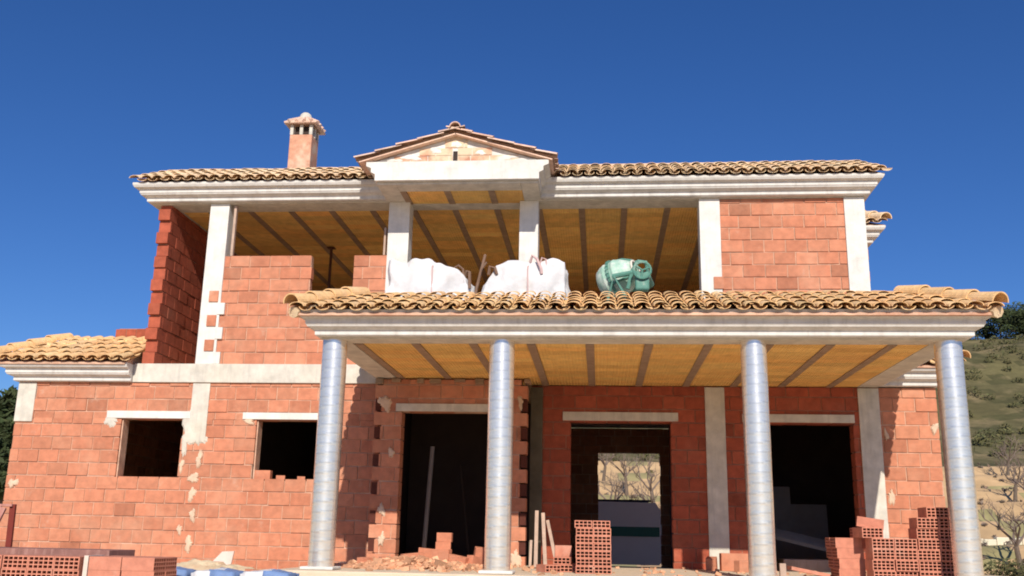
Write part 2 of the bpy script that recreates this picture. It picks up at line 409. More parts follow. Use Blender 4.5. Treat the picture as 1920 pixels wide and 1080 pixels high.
upillar(-3.39, -3.05); upillar(-1.27, -.97); upillar(1.56, 1.88); upillar(3.78, 4.09, -.004)
box_part('formwork_strip', house, 'wood', (-5.99, -5.95, .04, .1, 4.74, 5.6)); box_part('formwork_strip', house, 'wood', (-3.46, -3.43, .04, .1, 4.74, 5.2))

# ceilings: clay vaulting blocks between joists
def ceiling(name, x0, x1, y0, y1, z, j0, js, parent):
    b = MB(); xs = []; x = j0
    while x > x0 + .1: x -= js
    while x < x1: xs.append(x); x += js
    ed = [x0] + [q for q in xs if x0 < q < x1] + [x1]
    for a, c in zip(ed, ed[1:]):
        lo = a + (.052 if a != x0 else 0); hi = c - (.052 if c != x1 else 0)
        if hi - lo < .05: continue
        y = y0
        while y < y1 - .02:
            yy = min(y + .25, y1); g = rnd.uniform(.80, 1.08); w = rnd.uniform(-.12, .10)
            dz = rnd.uniform(-.002, .002)
            b.box(lo, hi, y + .004, yy - .004, z + dz, z + .02, (g, g * (1 + w * .6), g * (1 + w))); y = yy
    o = b.build(name, M['vault'], parent)
    for q in xs:
        if x0 + .05 < q < x1 - .05:
            k = MB(); k.box(q - .05, q + .05, y0 + .004, y1 - .004, z - .012, z + .02); k.build('joist', M['joist'], o)
    return o
pslab = box_part('porch_slab', house, 'concrete', (-3.30, 4.09, -3.61, -.001, 2.668, 2.935))
ceiling('porch_ceiling', -2.99, 3.78, -3.30, -.02, 2.645, -2.92, .70, house)
box_part('edge_beam', house, 'concrete', (-3.29, 4.08, -3.60, -3.305, 2.640, 2.667), (-3.29, -2.995, -3.30, -.02, 2.641, 2.667), (3.785, 4.08, -3.30, -.02, 2.641, 2.667))
uslab = box_part('roof_slab', house, 'concrete', (-7.38, 4.10, .0, 5.98, 5.645, 5.90), (4.10, 4.81, 2.62, 5.98, 5.645, 5.90), (-3.42, -.93, -.80, -.001, 5.66, 5.9))
ceiling('upper_ceiling', -7.03, 3.98, .42, 5.98, 5.622, -5.85, .695, house)
ceiling('upper_ceiling', -3.12, -1.2, -.48, .12, 5.624, -5.85, .695, house)
box_part('edge_beam', house, 'concrete', (-7.37, 4.09, .115, .415, 5.617, 5.644), (-7.37, -3.125, .003, .11, 5.618, 5.644), (-1.195, 4.09, .003, .11, 5.618, 5.644), (-7.37, -7.04, .42, 5.97, 5.618, 5.644), (-3.42, -3.125, -.80, .0, 5.619, 5.655), (-1.195, -.93, -.80, .0, 5.619, 5.655), (-3.12, -1.2, -.80, -.485, 5.619, 5.655))

# cornices --------------------------------------------------------------------
def cornice_part(path, z, parent=house):
    b = MB(); cornice(b, path, z); return b.build('cornice', M['cornice'], parent)
cornice_part([(-7.335, 5.9), (-7.335, 0), (-3.40, 0)], 5.645)
cornice_part([(-.94, 0), (4.06, 0), (4.06, 2.61), (4.79, 2.61), (4.79, 5.9)], 5.645)
cornice_part([(-3.25, -.0), (-3.25, -3.60), (4.05, -3.60), (4.05, -.0)], 2.668)
cornice_part([(-9.21, 5.9), (-9.21, .02), (-7.365, .02)], 2.665)
cornice_part([(4.11, .02), (4.86, .02), (4.86, 5.9)], 2.665)

# tiled strips -----------------------------------------------------------------
def strip(name, xa, xb, y0, z0, depth, rise, inl, inr, m, caps=(True, True), wall=True, hipm=None, pitch=.2, base=(1, 1, 1)):
    """sloping belt of tiles along a front eave; inl/inr = how far the hips run in at the top"""
    b = MB(); L = sqrt(depth * depth + rise * rise); n = int(round((xb - xa) / pitch)); p = (xb - xa) / n
    def keep(u, v):
        f = min(max(v / L, 0), 1.0); return u > inl * f - .02 and u < (xb - xa) - inr * f + .02
    tile_field(b, (xa, y0, z0), (1, 0, 0), (0, depth, rise), n, L, keep, p, base=base)
    o = b.build(name, M[m], house)
    u = MB()   # deck below the tiles and the low parapet behind
    pts = [(xa + .03, y0 + .05, z0 - .02), (xb - .03, y0 + .05, z0 - .02), (xb - inr, y0 + depth, z0 + rise - .03), (xa + inl, y0 + depth, z0 + rise - .03)]
    u.face(pts); lo = [(q[0], q[1], z0 - .05) for q in pts]
    u.face(list(reversed(lo)))
    for k in range(4): u.face((pts[k], lo[k], lo[(k + 1) % 4], pts[(k + 1) % 4]))
    u.build('roof_deck', M['mortar'], o)
    r = MB(); r2 = MB()
    if caps[0]: ridge_caps(r, (xa + .02, y0 + .02, z0 + .07), (xa + inl, y0 + depth, z0 + rise + .05), base=base)
    if caps[1]: ridge_caps(r2, (xb - .02, y0 + .02, z0 + .07), (xb - inr, y0 + depth, z0 + rise + .05), base=base)
    for q in (r, r2):
        if q.f: q.build('ridge_cap', M[hipm or m], o)
    return o
def side_strip(xo, xi, y0, y1, z0, rise, m, base=(1, 1, 1)):
    b = MB(); w = xi - xo; L = sqrt(w * w + rise * rise); n = int(round((y1 - y0) / .2))
    tile_field(b, (xo, y0 if w < 0 else y0, z0), (0, 1, 0), (w, 0, rise), n, L * .45, None, (y1 - y0) / n, base=base)
    d = MB(); d.face([(xo + w * .1, y0, z0 - .02), (xo + w * .1, y1, z0 - .02), (xi, y1, z0 + rise - .05), (xi, y0, z0 + rise - .05)])
    o = b.build('roof', M[m], house); d.build('roof_deck', M['mortar'], o)
pr = strip('porch_roof', -3.60, 4.38, -3.96, 2.905, 1.38, .475, .50, .62, 'tile')
for a, b_ in (((-3.56, -3.92, 2.89), (-3.13, -2.6, 3.355)), ((4.34, -3.92, 2.89), (3.77, -2.6, 3.355))):
    mb_ = MB(); mb_.tube([a, ((a[0]+b_[0])/2, (a[1]+b_[1])/2, (a[2]+b_[2])/2 + .01), b_], [.07, .10, .11], 8); mb_.build('mortar_bed', M['sand'], pr)
brick_part('parapet', house, [(('x', -2.60, 1, -3.12, 3.76, 2.94, 3.31, .12), {})])
side_strip(-3.62, -3.17, -2.55, -.05, 2.905, .46, 'tile'); side_strip(4.40, 3.82, -2.55, -.05, 2.955, .54, 'tile')
strip('main_roof', -7.64, -3.62, -.33, 5.915, 1.38, .65, .0, -.2, 'tile_pale', (False, False), pitch=.19)
strip('main_roof', -.72, 4.36, -.33, 5.915, 1.38, .65, -.2, .0, 'tile_pale', (False, False), pitch=.19)
strip('rear_roof', 4.15, 5.10, 2.28, 5.935, 1.2, .5, .0, .3, 'tile_pale', (False, True))
wr = strip('wing_roof', -9.62, -7.36, -.335, 2.945, 1.38, .56, .46, .0, 'tile', (True, False))
strip('wing_roof', 4.20, 5.26, -.335, 2.945, 1.0, .40, .0, .35, 'tile', (False, True))
box_part('parapet', house, 'mortar', (-7.60, -3.62, 1.03, 1.15, 5.9, 6.59), (-.74, 4.32, 1.03, 1.15, 5.9, 6.59), (-7.60, -7.5, -.1, 1.03, 5.9, 5.93), (4.2, 4.32, -.1, 1.03, 5.9, 5.93))
for q in ((-7.58, -3.62), (-.74, 4.30)): box_part('roof_coping', house, 'mortar_pale', (q[0], q[1], 1.06, 1.2, 6.595, 6.655), bevel=.02)
# loose broken tiles and mortar over the wing roof
for i in range(24):
    t = rnd.uniform(.55, 1.05); x = rnd.uniform(-9.1, -7.5)
    m_ = Matrix.Translation((x, -.33 + 1.38 * t, 2.99 + .56 * t)) @ Matrix.Rotation(rnd.uniform(0, 3), 4, 'Z') @ Matrix.Rotation(rnd.uniform(-.4, .5), 4, 'X')
    w_ = rnd.uniform(.04, .10); lb = MB(); lb.box(-w_, w_, -w_ * .7, w_ * .7, 0, .04, tint(.3), m_); lb.build('broken_tile', M['tile'], wr)
brick_part('roof_pier', house, [(('x', 1.30, 1, -8.46, -7.84, 3.2, 3.80, .2), dict(bl=.19, tl=.07, tr=.06))], 'dark_shaded_brick')
box_part('parapet', house, 'mortar', (-9.1, -7.40, 1.06, 1.2, 2.9, 3.44))

# pediment ---------------------------------------------------------------------
pb = MB(); half = [(1.41, 5.965), (1.41, 5.90), (1.33, 5.865), (1.33, 5.80), (1.265, 5.765), (1.265, 5.662)]
out = [(-2.175 - a, z) for a, z in half] + [(-2.175 + a, z) for a, z in reversed(half)]
pf = [(x, -.88, z) for x, z in out]; pk = [(x, -.0, z) for x, z in out]
pb.face(pf); pb.face(list(reversed(pk)))
for k in range(len(out)): pb.face((pf[k], pk[k], pk[(k + 1) % len(out)], pf[(k + 1) % len(out)]))
ped = pb.build('pediment', M['pillar'], house, bevel=.006)
gx, gz = -2.205, 6.44
gb, gm = MB(), MB()
sl = (6.40 - 5.965) / (1.38)
for i in range(4):   # brick courses of the gable, each cut to the slope
    zb = 5.968 + i * .125; zt = zb + .115
    hw = 1.34 - (zt - 5.965) / sl
    if hw < .08: hw = .10
    x = gx - hw + rnd.uniform(-.05, 0)
    while x < gx + hw:
        w = rnd.uniform(.26, .34); p, q = max(x, gx - hw), min(x + w - .012, gx + hw)
        slot = i < 1
        if q - p > .03:
            if not (i in (0, 1) and p < gx + .03 and q > gx - .05): gb.box(p, q, -.80 + rnd.uniform(0, .008), -.68, zb, zt, tint(.2))
            else:
                if gx - .05 - p > .03: gb.box(p, gx - .05, -.80, -.68, zb, zt, tint(.2))
                if q - gx - .03 > .03: gb.box(gx + .03, q, -.80, -.68, zb, zt, tint(.2))
        x += w
tri = [(gx - 1.37, 5.967), (gx + 1.37, 5.967), (gx, 6.40)]
gm.face([(x, -.785, z) for x, z in tri]); gm.face([(x, -.60, z) for x, z in reversed(tri)])
for k in range(3):
    a, b_ = tri[k], tri[(k + 1) % 3]; gm.face(((a[0], -.785, a[1]), (a[0], -.60, a[1]), (b_[0], -.60, b_[1]), (b_[0], -.785, b_[1])))
go = gb.build('gable_wall', M['gable_brick'], ped); gm.build('mortar_core', M['pillar'], go)
box_part('vent_slot', ped, 'plaster_dark', (gx - .045, gx + .025, -.788, -.70, 5.99, 6.16))
for i, q in enumerate([(gx, 6.27, .09, .07), (gx - .7, 6.06, .18, .05), (gx + .78, 6.04, .2, .045), (gx - .32, 6.17, .10, .06), (gx + .38, 6.13, .09, .05), (gx - .98, 6.02, .16, .035), (gx + 1.05, 6.01, .16, .03)]):
    smear(*q, y=-.80, seed=60 + i, parent=ped, m='pillar')
for sgn in (-1, 1):
    b = MB(); hw = 1.52; rise = 6.43 - 5.975; L = sqrt(hw * hw + rise * rise)
    # tiles run down the gable slope: eave along Y
    tile_field(b, (gx + sgn * hw, -.98, 5.975), (0, 1, 0), (-sgn * hw, 0, rise), 11, L - .05, None, .2, base=(1, 1, 1))
    o = b.build('gable_roof', M['tile_red'], house)
    d = MB(); d.box(-L + .02, 0, -.90, 1.15, -.034, -.016, (1, 1, 1), Matrix.Translation((gx, 0, 6.435)) @ Matrix.Rotation((atan2(rise, hw)) * (-1 if sgn < 0 else 1), 4, 'Y') @ Matrix.Scale(1 if sgn < 0 else -1, 4, (1, 0, 0)))
    d.build('roof_deck', M['tile_red'], o)
rc = MB(); ridge_caps(rc, (gx, -1.0, 6.455), (gx, 1.2, 6.455), r=.09, n=6); rc.build('ridge_cap', M['tile_red'], house)

# chimney ------------------------------------------------------------------------
cx0, cx1, cy0, cy1 = -5.84, -5.41, 2.0, 2.43
ch = MB(); ch.box(cx0, cx1, cy0, cy1, 5.9, 7.70)
chim = ch.build('chimney', M['chimney_brick'], house, bevel=.01)
for px, py in ((cx0, cy0), (cx1 - .06, cy0), (cx0, cy1 - .06), (cx1 - .06, cy1 - .06), ((cx0 + cx1) / 2 - .03, cy0), ((cx0 + cx1) / 2 - .03, cy1 - .06), (cx0, (cy0 + cy1) / 2 - .03), (cx1 - .06, (cy0 + cy1) / 2 - .03)):
    cp = MB(); cp.box(px, px + .06, py, py + .06, 7.70, 7.90); cp.build('chimney_post', M['concrete'], chim)
ck = MB(); ck.box(cx0 + .08, cx1 - .08, cy0 + .08, cy1 - .08, 7.70, 7.89); ck.build('flue', M['plaster_dark'], chim)
cc_ = MB(); cmx, cmy = (cx0 + cx1) / 2, (cy0 + cy1) / 2
def ring4(h, z): return [(cmx - h, cmy - h, z), (cmx + h, cmy - h, z), (cmx + h, cmy + h, z), (cmx - h, cmy + h, z)]
R4 = [ring4(.25, 7.90), ring4(.31, 7.905), ring4(.315, 7.935), ring4(.11, 8.10)]
for a, b_ in zip(R4, R4[1:]):
    for k in range(4): cc_.face((a[k], a[(k+1) % 4], b_[(k+1) % 4], b_[k]), tint(.15))
cc_.face(list(reversed(R4[0])), (.55, .5, .45)); cc_.face(R4[-1])
for sd in range(4):
    for q in range(4):
        o_ = -.225 + q * .15; A = [(o_, -.325), (.325, o_), (-o_, .325), (-.325, -o_)][sd]
        cc_.tube([(cmx + A[0], cmy + A[1], 7.935), (cmx + A[0] * .33, cmy + A[1] * .33, 8.095)], [.035, .018], 6, tint(.2))
cc_.build('chimney_cap', M['tile_red'], chim)
cf = MB(); cf.lathe([(.12, 8.06), (.12, 8.13), (.10, 8.19), (.06, 8.225), (0, 8.235)], 14, m=Matrix.Translation((cmx, cmy, 0))); cf.build('cap_finial', M['concrete'], chim, smooth=True)

# portico columns: silver spiral-wound tubes -------------------------------------
pc = MB(); SEG, ROW = 40, 132; Hc = 2.64
n0 = 0
for j in range(ROW + 1):
    z = Hc * j / ROW
    for k in range(SEG):
        t = 2 * pi * k / SEG; q = ((z - .11 * k / SEG) / .11) % 1.0
        r = .148 + (.0013 if q < .14 else 0) + .0008 * sin(z * 9 + t * 2)
        pc.v.append((r * cos(t), r * sin(t), z))
for j in range(ROW):
    for k in range(SEG):
        pc.f.append((j*SEG + k, j*SEG + (k+1) % SEG, (j+1)*SEG + (k+1) % SEG, (j+1)*SEG + k)); g = rnd.uniform(.97, 1.02) * (.87 if ((Hc * (j + .5) / ROW - .11 * k / SEG) / .11) % 1.0 < .16 else 1); pc.c.append((g, g, g))
colm = None
for i, cxp in enumerate((-3.165, -1.15, 1.765, 3.935)):
    if colm is None:
        colm = pc.build('portico_column', M['metal_tube'], house, smooth=True, loc=(cxp, -3.45, 0))
        pd = MB(); pd.box(-.19, .19, -.19, .19, .002, .035); pd.build('base_pad', M['pillar'], colm, bevel=.01)
    else:
        o = colm.copy(); col.objects.link(o); o.location = (cxp, -3.45, 0); o.rotation_euler = (0, 0, i * 1.3)
        d = colm.children[0].copy(); col.objects.link(d); d.parent = o; d.rotation_euler = (0, 0, -i * 1.3)

# ================================================================== THINGS ON THE UPPER TERRACE
def lumpy(w, d, h, seed, top=None, n=34, amp=.055, bulge=.06):
    """soft sack: subdivided box with bulging sides, a sagging shaped top and folds"""
    b = MB(); idx = {}
    def P(i, j, k):
        u, v, t = i / n * 2 - 1, j / n * 2 - 1, k / n
        e = 1 + bulge * sin(pi * t) ; rr = (1 - .10 * (u * v) ** 2)
        x, y = u * w / 2 * e * rr, v * d / 2 * e * rr
        hh = h * (top(u, v) if top else 1)
        z = t * hh
        q = Vector((x, y, z)) ; no = mnoise.noise(q * 3.1 + Vector((seed, 0, 0))) * amp * 1.7 + (1 - abs(mnoise.noise(Vector((q.x * 5.5, q.y * 5.5, q.z * 2.4)) + Vector((0, seed, 0)))) * 2.2) * amp * .75 + mnoise.noise(q * 14) * amp * .18
        c = Vector((0, 0, hh * .45)); dv = (q - c).normalized()
        q = q + dv * no; q.z = max(q.z, 0)
        return q
    def vid(i, j, k):
        if (i, j, k) not in idx: idx[(i, j, k)] = len(b.v); b.v.append(tuple(P(i, j, k)))
        return idx[(i, j, k)]
    for a in range(n):
        for c in range(n):
            for f in (((a, 0, c), (a+1, 0, c), (a+1, 0, c+1), (a, 0, c+1)), ((a+1, n, c), (a, n, c), (a, n, c+1), (a+1, n, c+1)), ((0, a+1, c), (0, a, c), (0, a, c+1), (0, a+1, c+1)),
                      ((n, a, c), (n, a+1, c), (n, a+1, c+1), (n, a, c+1)), ((a, c, n), (a+1, c, n), (a+1, c+1, n), (a, c+1, n)), ((a, c+1, 0), (a+1, c+1, 0), (a+1, c, 0), (a, c, 0))):
                b.f.append(tuple(vid(*q) for q in f)); b.c.append((1, 1, 1))
    return b
def seam(mb, x, d, h, y=None):
    mb.tube([(x, -d / 2 - .055, .1), (x + .01, -d / 2 - .075, h * .5), (x, -d / 2 - .05, h * .93), (x, -d / 2 * .6, h + .03)], .012, 6)
TZ = 2.945
b1 = tag(empty('bulk_bag', (-2.48, -.78, TZ)), 'white bulk bag of rubble on the terrace, left one with sloping right side', 'bulk bag', 'white bulk bags on the terrace')
lumpy(1.22, .85, 1.45, 3, lambda u, v: 1.0 - .20 * max(0, u + .05) - .03 * max(0, -u - .6) - .08 * max(0, v)).build('bag', M['sack_white'], b1, smooth=True)
s = MB(); seam(s, .06, .85, 1.42); s.build('seam', M['strap'], b1)
s = MB(); s.tube([(.36, -.38, 1.18), (.37, -.40, 1.32), (.43, -.40, 1.36), (.50, -.39, 1.30), (.52, -.37, 1.05)], .018, 6); s.tube([(.50, -.3, 1.15), (.55, -.36, 1.28), (.59, -.36, 1.27), (.60, -.36, 1.0)], .024, 6); s.build('strap', M['strap_dark'], b1)
b1.scale = (1, 1, .935)
b2 = tag(empty('bulk_bag', (-1.10, -.78, TZ)), 'white rounded bulk bag in front of the middle pillar of the terrace', 'bulk bag', 'white bulk bags on the terrace')
lumpy(1.20, .85, 1.44, 9, lambda u, v: .995 - .15 * max(0, -u - .1) - .45 * max(0, -u - .7) - .04 * max(0, u - .3) - .3 * max(0, u - .85)).build('bag', M['sack_white'], b2, smooth=True)
s = MB(); seam(s, .07, .85, 1.40); s.build('seam', M['strap'], b2)
s = MB(); s.tube([(.10, -.40, 1.40), (.13, -.44, 1.50), (.20, -.46, 1.44), (.26, -.47, 1.28), (.27, -.46, 1.2)], .022, 6); s.tube([(.24, -.40, 1.36), (.27, -.42, 1.47), (.33, -.42, 1.44), (.34, -.42, 1.34)], .014, 6); s.build('strap', M['strap'], b2)
s = MB(); s.tube([(-.50, -.42, 1.20), (-.48, -.46, 1.32), (-.41, -.46, 1.30), (-.38, -.44, 1.2)], .025, 6); s.build('strap', M['strap_dark'], b2)
b2.scale = (1, 1, .935)
st = MB(); st.tube([(-1.86, -1.15, TZ), (-1.80, -1.0, 3.9), (-1.70, -.85, 4.47)], .022, 7); st.tube([(-1.78, -.98, 4.0), (-1.74, -.98, 4.2), (-1.66, -.98, 4.32)], .016, 6)
tag(st.build('stick', M['strap_dark']), 'dark forked stick standing between the two white bulk bags', 'stick')

# cement mixer
cmx_ = tag(empty('cement_mixer', (.30, -.72, TZ)), 'mint green cement mixer with tilted drum on the upper terrace', 'cement mixer')
m_ = Matrix.Translation((-.03, 0, 1.19)) @ Matrix.Rotation(radians(-24), 4, 'Z') @ Matrix.Rotation(radians(74), 4, 'Y') @ Matrix.Scale(.70, 4)
d = MB(); d.lathe([(0, -.42), (.18, -.42), (.29, -.37), (.36, -.25), (.375, -.20), (.382, -.19), (.382, -.17), (.378, -.16), (.385, -.05), (.392, .02), (.402, .03), (.402, .06), (.392, .07), (.36, .18), (.27, .33), (.215, .42), (.20, .40), (.25, .32), (.34, .16)], 32, m=m_)
drum = d.build('drum', M['mint'], cmx_, smooth=True)
d = MB()
for k in range(56):   # toothed ring round the drum
    a = 2 * pi * k / 56; d.box(.39, .425 if k % 2 else .41, -.022, .022, -.09, -.03, (1, 1, 1), m_ @ Matrix.Rotation(a, 4, 'Z'))
d.build('gear_ring', M['teal'], drum)
d = MB(); d.lathe([(.20, .395), (.235, .40), (.25, .42), (.245, .445), (.22, .45), (.20, .435)], 28, m=m_); d.build('rim', M['cream_metal'], drum, smooth=True)
d = MB(); d.lathe([(0, .12), (.30, .14)], 20, m=m_); d.build('drum_inside', M['black'], drum)
for q in (0, 1, 2):
    d = MB(); b0 = m_ @ Matrix.Rotation(radians(60 + 120 * q), 4, 'Z')
    d.tube([b0 @ Vector((.40, 0, -.06)), b0 @ Vector((.36, 0, .20)), b0 @ Vector((.25, 0, .40))], .02, 6); d.build('blade_rib', M['teal'], drum)
d = MB()
d.tube([(-.12, -.36, 1.12), (.16, -.42, 1.16), (.40, -.34, 1.12), (.46, -.05, 1.08), (.38, .28, 1.10), (-.05, .38, 1.12)], .038, 8)
d.tube([(.10, -.42, .92), (.16, -.42, 1.16), (.24, -.43, 1.33)], .03, 8); d.tube([(.40, -.34, 1.12), (.36, -.42, 1.32), (.24, -.43, 1.33)], .026, 8)
d.build('yoke', M['teal'], cmx_)
d = MB(); d.tube([(-.45, -.40, .2), (-.22, -.43, .6), (-.10, -.44, 1.10), (.18, -.44, .6), (.45, -.40, .03)], .03, 8); d.tube([(-.45, .40, .2), (-.20, .44, .6), (-.08, .46, 1.10), (.20, .44, .6), (.45, .40, .03)], .03, 8); d.tube([(-.45, -.4, .2), (-.45, .4, .2)], .03, 8); d.tube([(.45, -.4, .03), (.45, .4, .03)], .03, 8)
d.build('stand', M['teal'], cmx_)
d = MB(); d.box(.20, .40, -.60, -.45, .86, 1.14); d.build('motor_housing', M['teal'], cmx_, bevel=.03)
d = MB()
for k in range(16):
    a0, a1 = 2 * pi * k / 16, 2 * pi * (k + 1) / 16
    d.tube([(.30 + .12 * cos(a0), -.63, 1.14 + .12 * sin(a0)), (.30 + .12 * cos(a1), -.63, 1.14 + .12 * sin(a1))], .018, 6, caps=False)
for k in range(3): d.tube([(.30, -.63, 1.14), (.30 + .11 * cos(k * 2.1 + .4), -.63, 1.14 + .11 * sin(k * 2.1 + .4))], .014, 6)
d.tube([(.30, -.63, 1.14), (.30, -.44, 1.14)], .015, 6)
d.build('hand_wheel', M['teal'], cmx_)
for sg in (-1, 1):
    d = MB(); d.lathe([(.05, -.03), (.16, -.035), (.19, -.02), (.19, .02), (.16, .035), (.05, .03)], 18, m=Matrix.Translation((-.45, sg * .46, .19)) @ Matrix.Rotation(pi / 2, 4, 'X')); d.build('wheel', M['black'], cmx_)
# steel prop inside the upper room
pp = tag(empty('steel_prop', (-5.03, 2.5, 2.945)), 'dark steel prop holding up the upper ceiling behind the brick panel', 'prop')
d = MB(); d.tube([(0, 0, .01), (0, 0, 1.6)], .035, 10); d.build('outer_tube', M['rust'], pp)
d = MB(); d.tube([(0, 0, 1.6), (0, 0, 2.65)], .026, 10); d.build('inner_tube', M['rust'], pp)
d = MB(); d.box(-.07, .07, -.07, .07, 0, .01); d.box(-.07, .07, -.07, .07, 2.65, 2.66); d.build('end_plate', M['rust'], pp)

# ================================================================== THINGS AT THE PORCH
def hollow(W, H, D, nx, nz):
    b = MB(); t = .011; cw = (W - t) / nx; chh = (H - t) / nz; c0 = (1, 1, 1)
    for y in (0, D):
        for i in range(nx + 1): b.face([(i*cw, y, 0), (i*cw + t, y, 0), (i*cw + t, y, H), (i*cw, y, H)])
        for i in range(nx):
            for k in range(nz + 1): b.face([(i*cw + t, y, k*chh), (i*cw + cw, y, k*chh), (i*cw + cw, y, k*chh + t), (i*cw + t, y, k*chh + t)])
    for i in range(nx):
        for k in range(nz):
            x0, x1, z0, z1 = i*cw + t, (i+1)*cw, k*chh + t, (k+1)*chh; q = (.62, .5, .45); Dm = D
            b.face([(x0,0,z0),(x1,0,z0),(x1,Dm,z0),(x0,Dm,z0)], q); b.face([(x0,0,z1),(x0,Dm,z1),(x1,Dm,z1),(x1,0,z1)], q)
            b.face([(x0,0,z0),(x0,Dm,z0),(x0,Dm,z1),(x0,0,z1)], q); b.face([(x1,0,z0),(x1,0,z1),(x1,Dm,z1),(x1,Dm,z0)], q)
            b.face([(x0,Dm*.45,z0),(x1,Dm*.45,z0),(x1,Dm*.45,z1),(x0,Dm*.45,z1)], (.25, .16, .13))  # cell walls and stop plate tinted dark: shade put into the holes' colour
    b.face([(0,0,0),(0,D,0),(W,D,0),(W,0,0)]); b.face([(0,0,H),(W,0,H),(W,D,H),(0,D,H)]); b.face([(0,0,0),(0,0,H),(0,D,H),(0,D,0)]); b.face([(W,0,0),(W,D,0),(W,D,H),(W,0,H)])
    # centre the brick on its base
    b.v = [(x - W/2, y - D/2, z) for x, y, z in b.v]
    return b
LW, LH, LD = .24, .115, .30
HB = {}
def hollow_brick(loc, rot, label, group, size='big'):
    if size not in HB:
        dm = (LW, LH, LD, 5, 3) if size == 'big' else (.205, .085, .26, 4, 2)
        o = hollow(*dm).build('hollow_brick', M['hollow_brick'])
        HB[size] = o
    else:
        o = HB[size].copy(); col.objects.link(o)
    o.location = loc; o.rotation_euler = rot
    tag(o, label, 'brick', group); return o
# stack by the right-hand column: leaning rows of hollow bricks
lab = 'hollow red brick in the tall stack beside the right porch column'
for r_, (x0, n_) in enumerate([(3.02, 4), (3.02, 4), (3.02, 4), (3.03, 4), (3.52, 2), (3.53, 2), (3.64, 2)]):
    for i in range(n_):
        hollow_brick((x0 + .12 + i * .246 + rnd.uniform(-.006, .006), -3.0 + rnd.uniform(-.012, .012), .002 + r_ * .1165), (0, 0, rnd.uniform(-.02, .02)), lab, 'hollow bricks stacked by the right column')
lab = 'hollow red brick laid side on in the low pile by the right doorway'
for r_ in range(4):
    for i in range(2):
        hollow_brick((2.90 + rnd.uniform(-.012, .012) - .01 * r_, -2.62 + i * .245, .002 + r_ * .1165), (0, 0, pi / 2 + rnd.uniform(-.03, .03)), lab, 'hollow bricks piled by the right doorway')
hollow_brick((3.06, -2.86, .47), (0, 0, .12), 'hollow brick topmost on the low pile by the right doorway', None)
hollow_brick((3.13, -2.52, .468), (0, 0, pi / 2 + .1), 'hollow brick lying crosswise behind the topmost one by the right doorway', None)
hollow_brick((3.19, -2.45, .586), (radians(8), 0, pi / 2 - .2), 'tilted hollow brick standing against the column behind the brick pile', None)
# stack in front of the middle door
lab = 'small hollow brick in the neat two wide stack before the middle door'
for r_ in range(7):
    for i in range(2):
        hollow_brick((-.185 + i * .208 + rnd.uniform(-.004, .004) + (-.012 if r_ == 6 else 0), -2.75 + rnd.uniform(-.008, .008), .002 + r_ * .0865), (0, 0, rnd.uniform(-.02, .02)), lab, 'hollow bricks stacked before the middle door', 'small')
for (x, y, z, rz, t) in [(-.44, -2.35, .002, .05, 'hollow brick on the floor left of the neat stack, bottom of its pair'), (-.46, -2.34, .09, -.04, 'hollow brick on top of another left of the neat stack'), (-.44, -1.9, .002, 1.5, 'brick with plain face leaning behind the pair left of the neat stack'), (-.62, -2.6, .002, .5, 'hollow brick lying askew by the feet of the planks')]:
    hollow_brick((x, y, z), (0, 0, rz), t, None, 'small')
hollow_brick((-.47, -2.05, .18), (pi / 2, 0, .1), 'brick with plain pink face standing upright left of the neat stack', None, 'small')
# loose bricks in the entrance doorway
def solid_brick():
    b = MB(); b.box(-.16, .16, -.07, .07, 0, .19); return b
SB = None
def loose(loc, rot, label, group=None, s=1.):
    global SB
    if SB is None:
        SB = solid_brick().build('brick', M['brick'], bevel=.006); o = SB
    else: o = SB.copy(); col.objects.link(o)
    o.location = loc; o.rotation_euler = rot; o.scale = (s, s, s); tag(o, label, 'brick', group); return o
loose((-2.05, -1.65, .20), (0, 0, .1), 'upright orange brick crowning the heap in the entrance doorway', s=.62)
loose((-2.04, -1.62, .318), (0, 0, -.06), 'topmost brick of the heap in the entrance doorway', s=.62)
loose((-2.28, -1.60, .10), (0, .08, .2), 'brick on the left shoulder of the heap in the entrance doorway', s=.7)
loose((-2.05, -1.75, .085), (0, 0, -.3), 'brick in the middle of the heap beneath the upright orange brick', s=.75)
loose((-2.42, -1.75, .0), (0, -.1, .5), 'orange brick at the left foot of the entrance heap', s=.9)
loose((-1.83, -1.80, .0), (0, .15, -.4), 'brick lying at the right foot of the entrance heap', s=.8)
loose((-1.53, -1.55, .10), (.2, .1, .3), 'pink brick leaning beside the second silver column', s=.8)
loose((-1.62, -1.75, .0), (0, .2, 1.0), 'dark red brick on the ground beside the second silver column', s=.75)
loose((-2.75, -1.9, .0), (0, .1, .8), 'brick lying in rubble near the left entrance pier', s=.6)
loose((-2.95, -2.2, .0), (.1, 0, -.5), 'brick lying in rubble between first column and entrance', s=.6)
loose((1.52, -.55, .0), (0, radians(80), 1.35), 'dark brick on end against the wall beside the third column', s=1.)
loose((1.86, -.45, .0), (0, 0, .05), 'orange brick lying flat by the wall beside the third column', s=1.25)
loose((1.92, -.9, .0), (.0, 0, .6), 'shaded brick on the floor beside the third silver column', s=.8)
loose((-4.80, -4.0, -.12), (0, .2, .3), 'brick half buried in the sand heap below the right wing window', s=.8)
loose((-3.62, -4.3, -.14), (0, .1, 1.2), 'brick at the right end of the sand heap near the first column', s=.8)
for k, (x, zs) in enumerate([(-5.18, 1), (-4.9, .8), (-4.58, .6)]):
    loose((x + .02, .10, 1.162), (0, 0, .2 * k), ['large brick left on the sill of the right wing window', 'middle small brick left on the sill of the right wing window', 'flat brick on the right end of the sill of the wing window'][k], s=[.8, .42, .36][k])
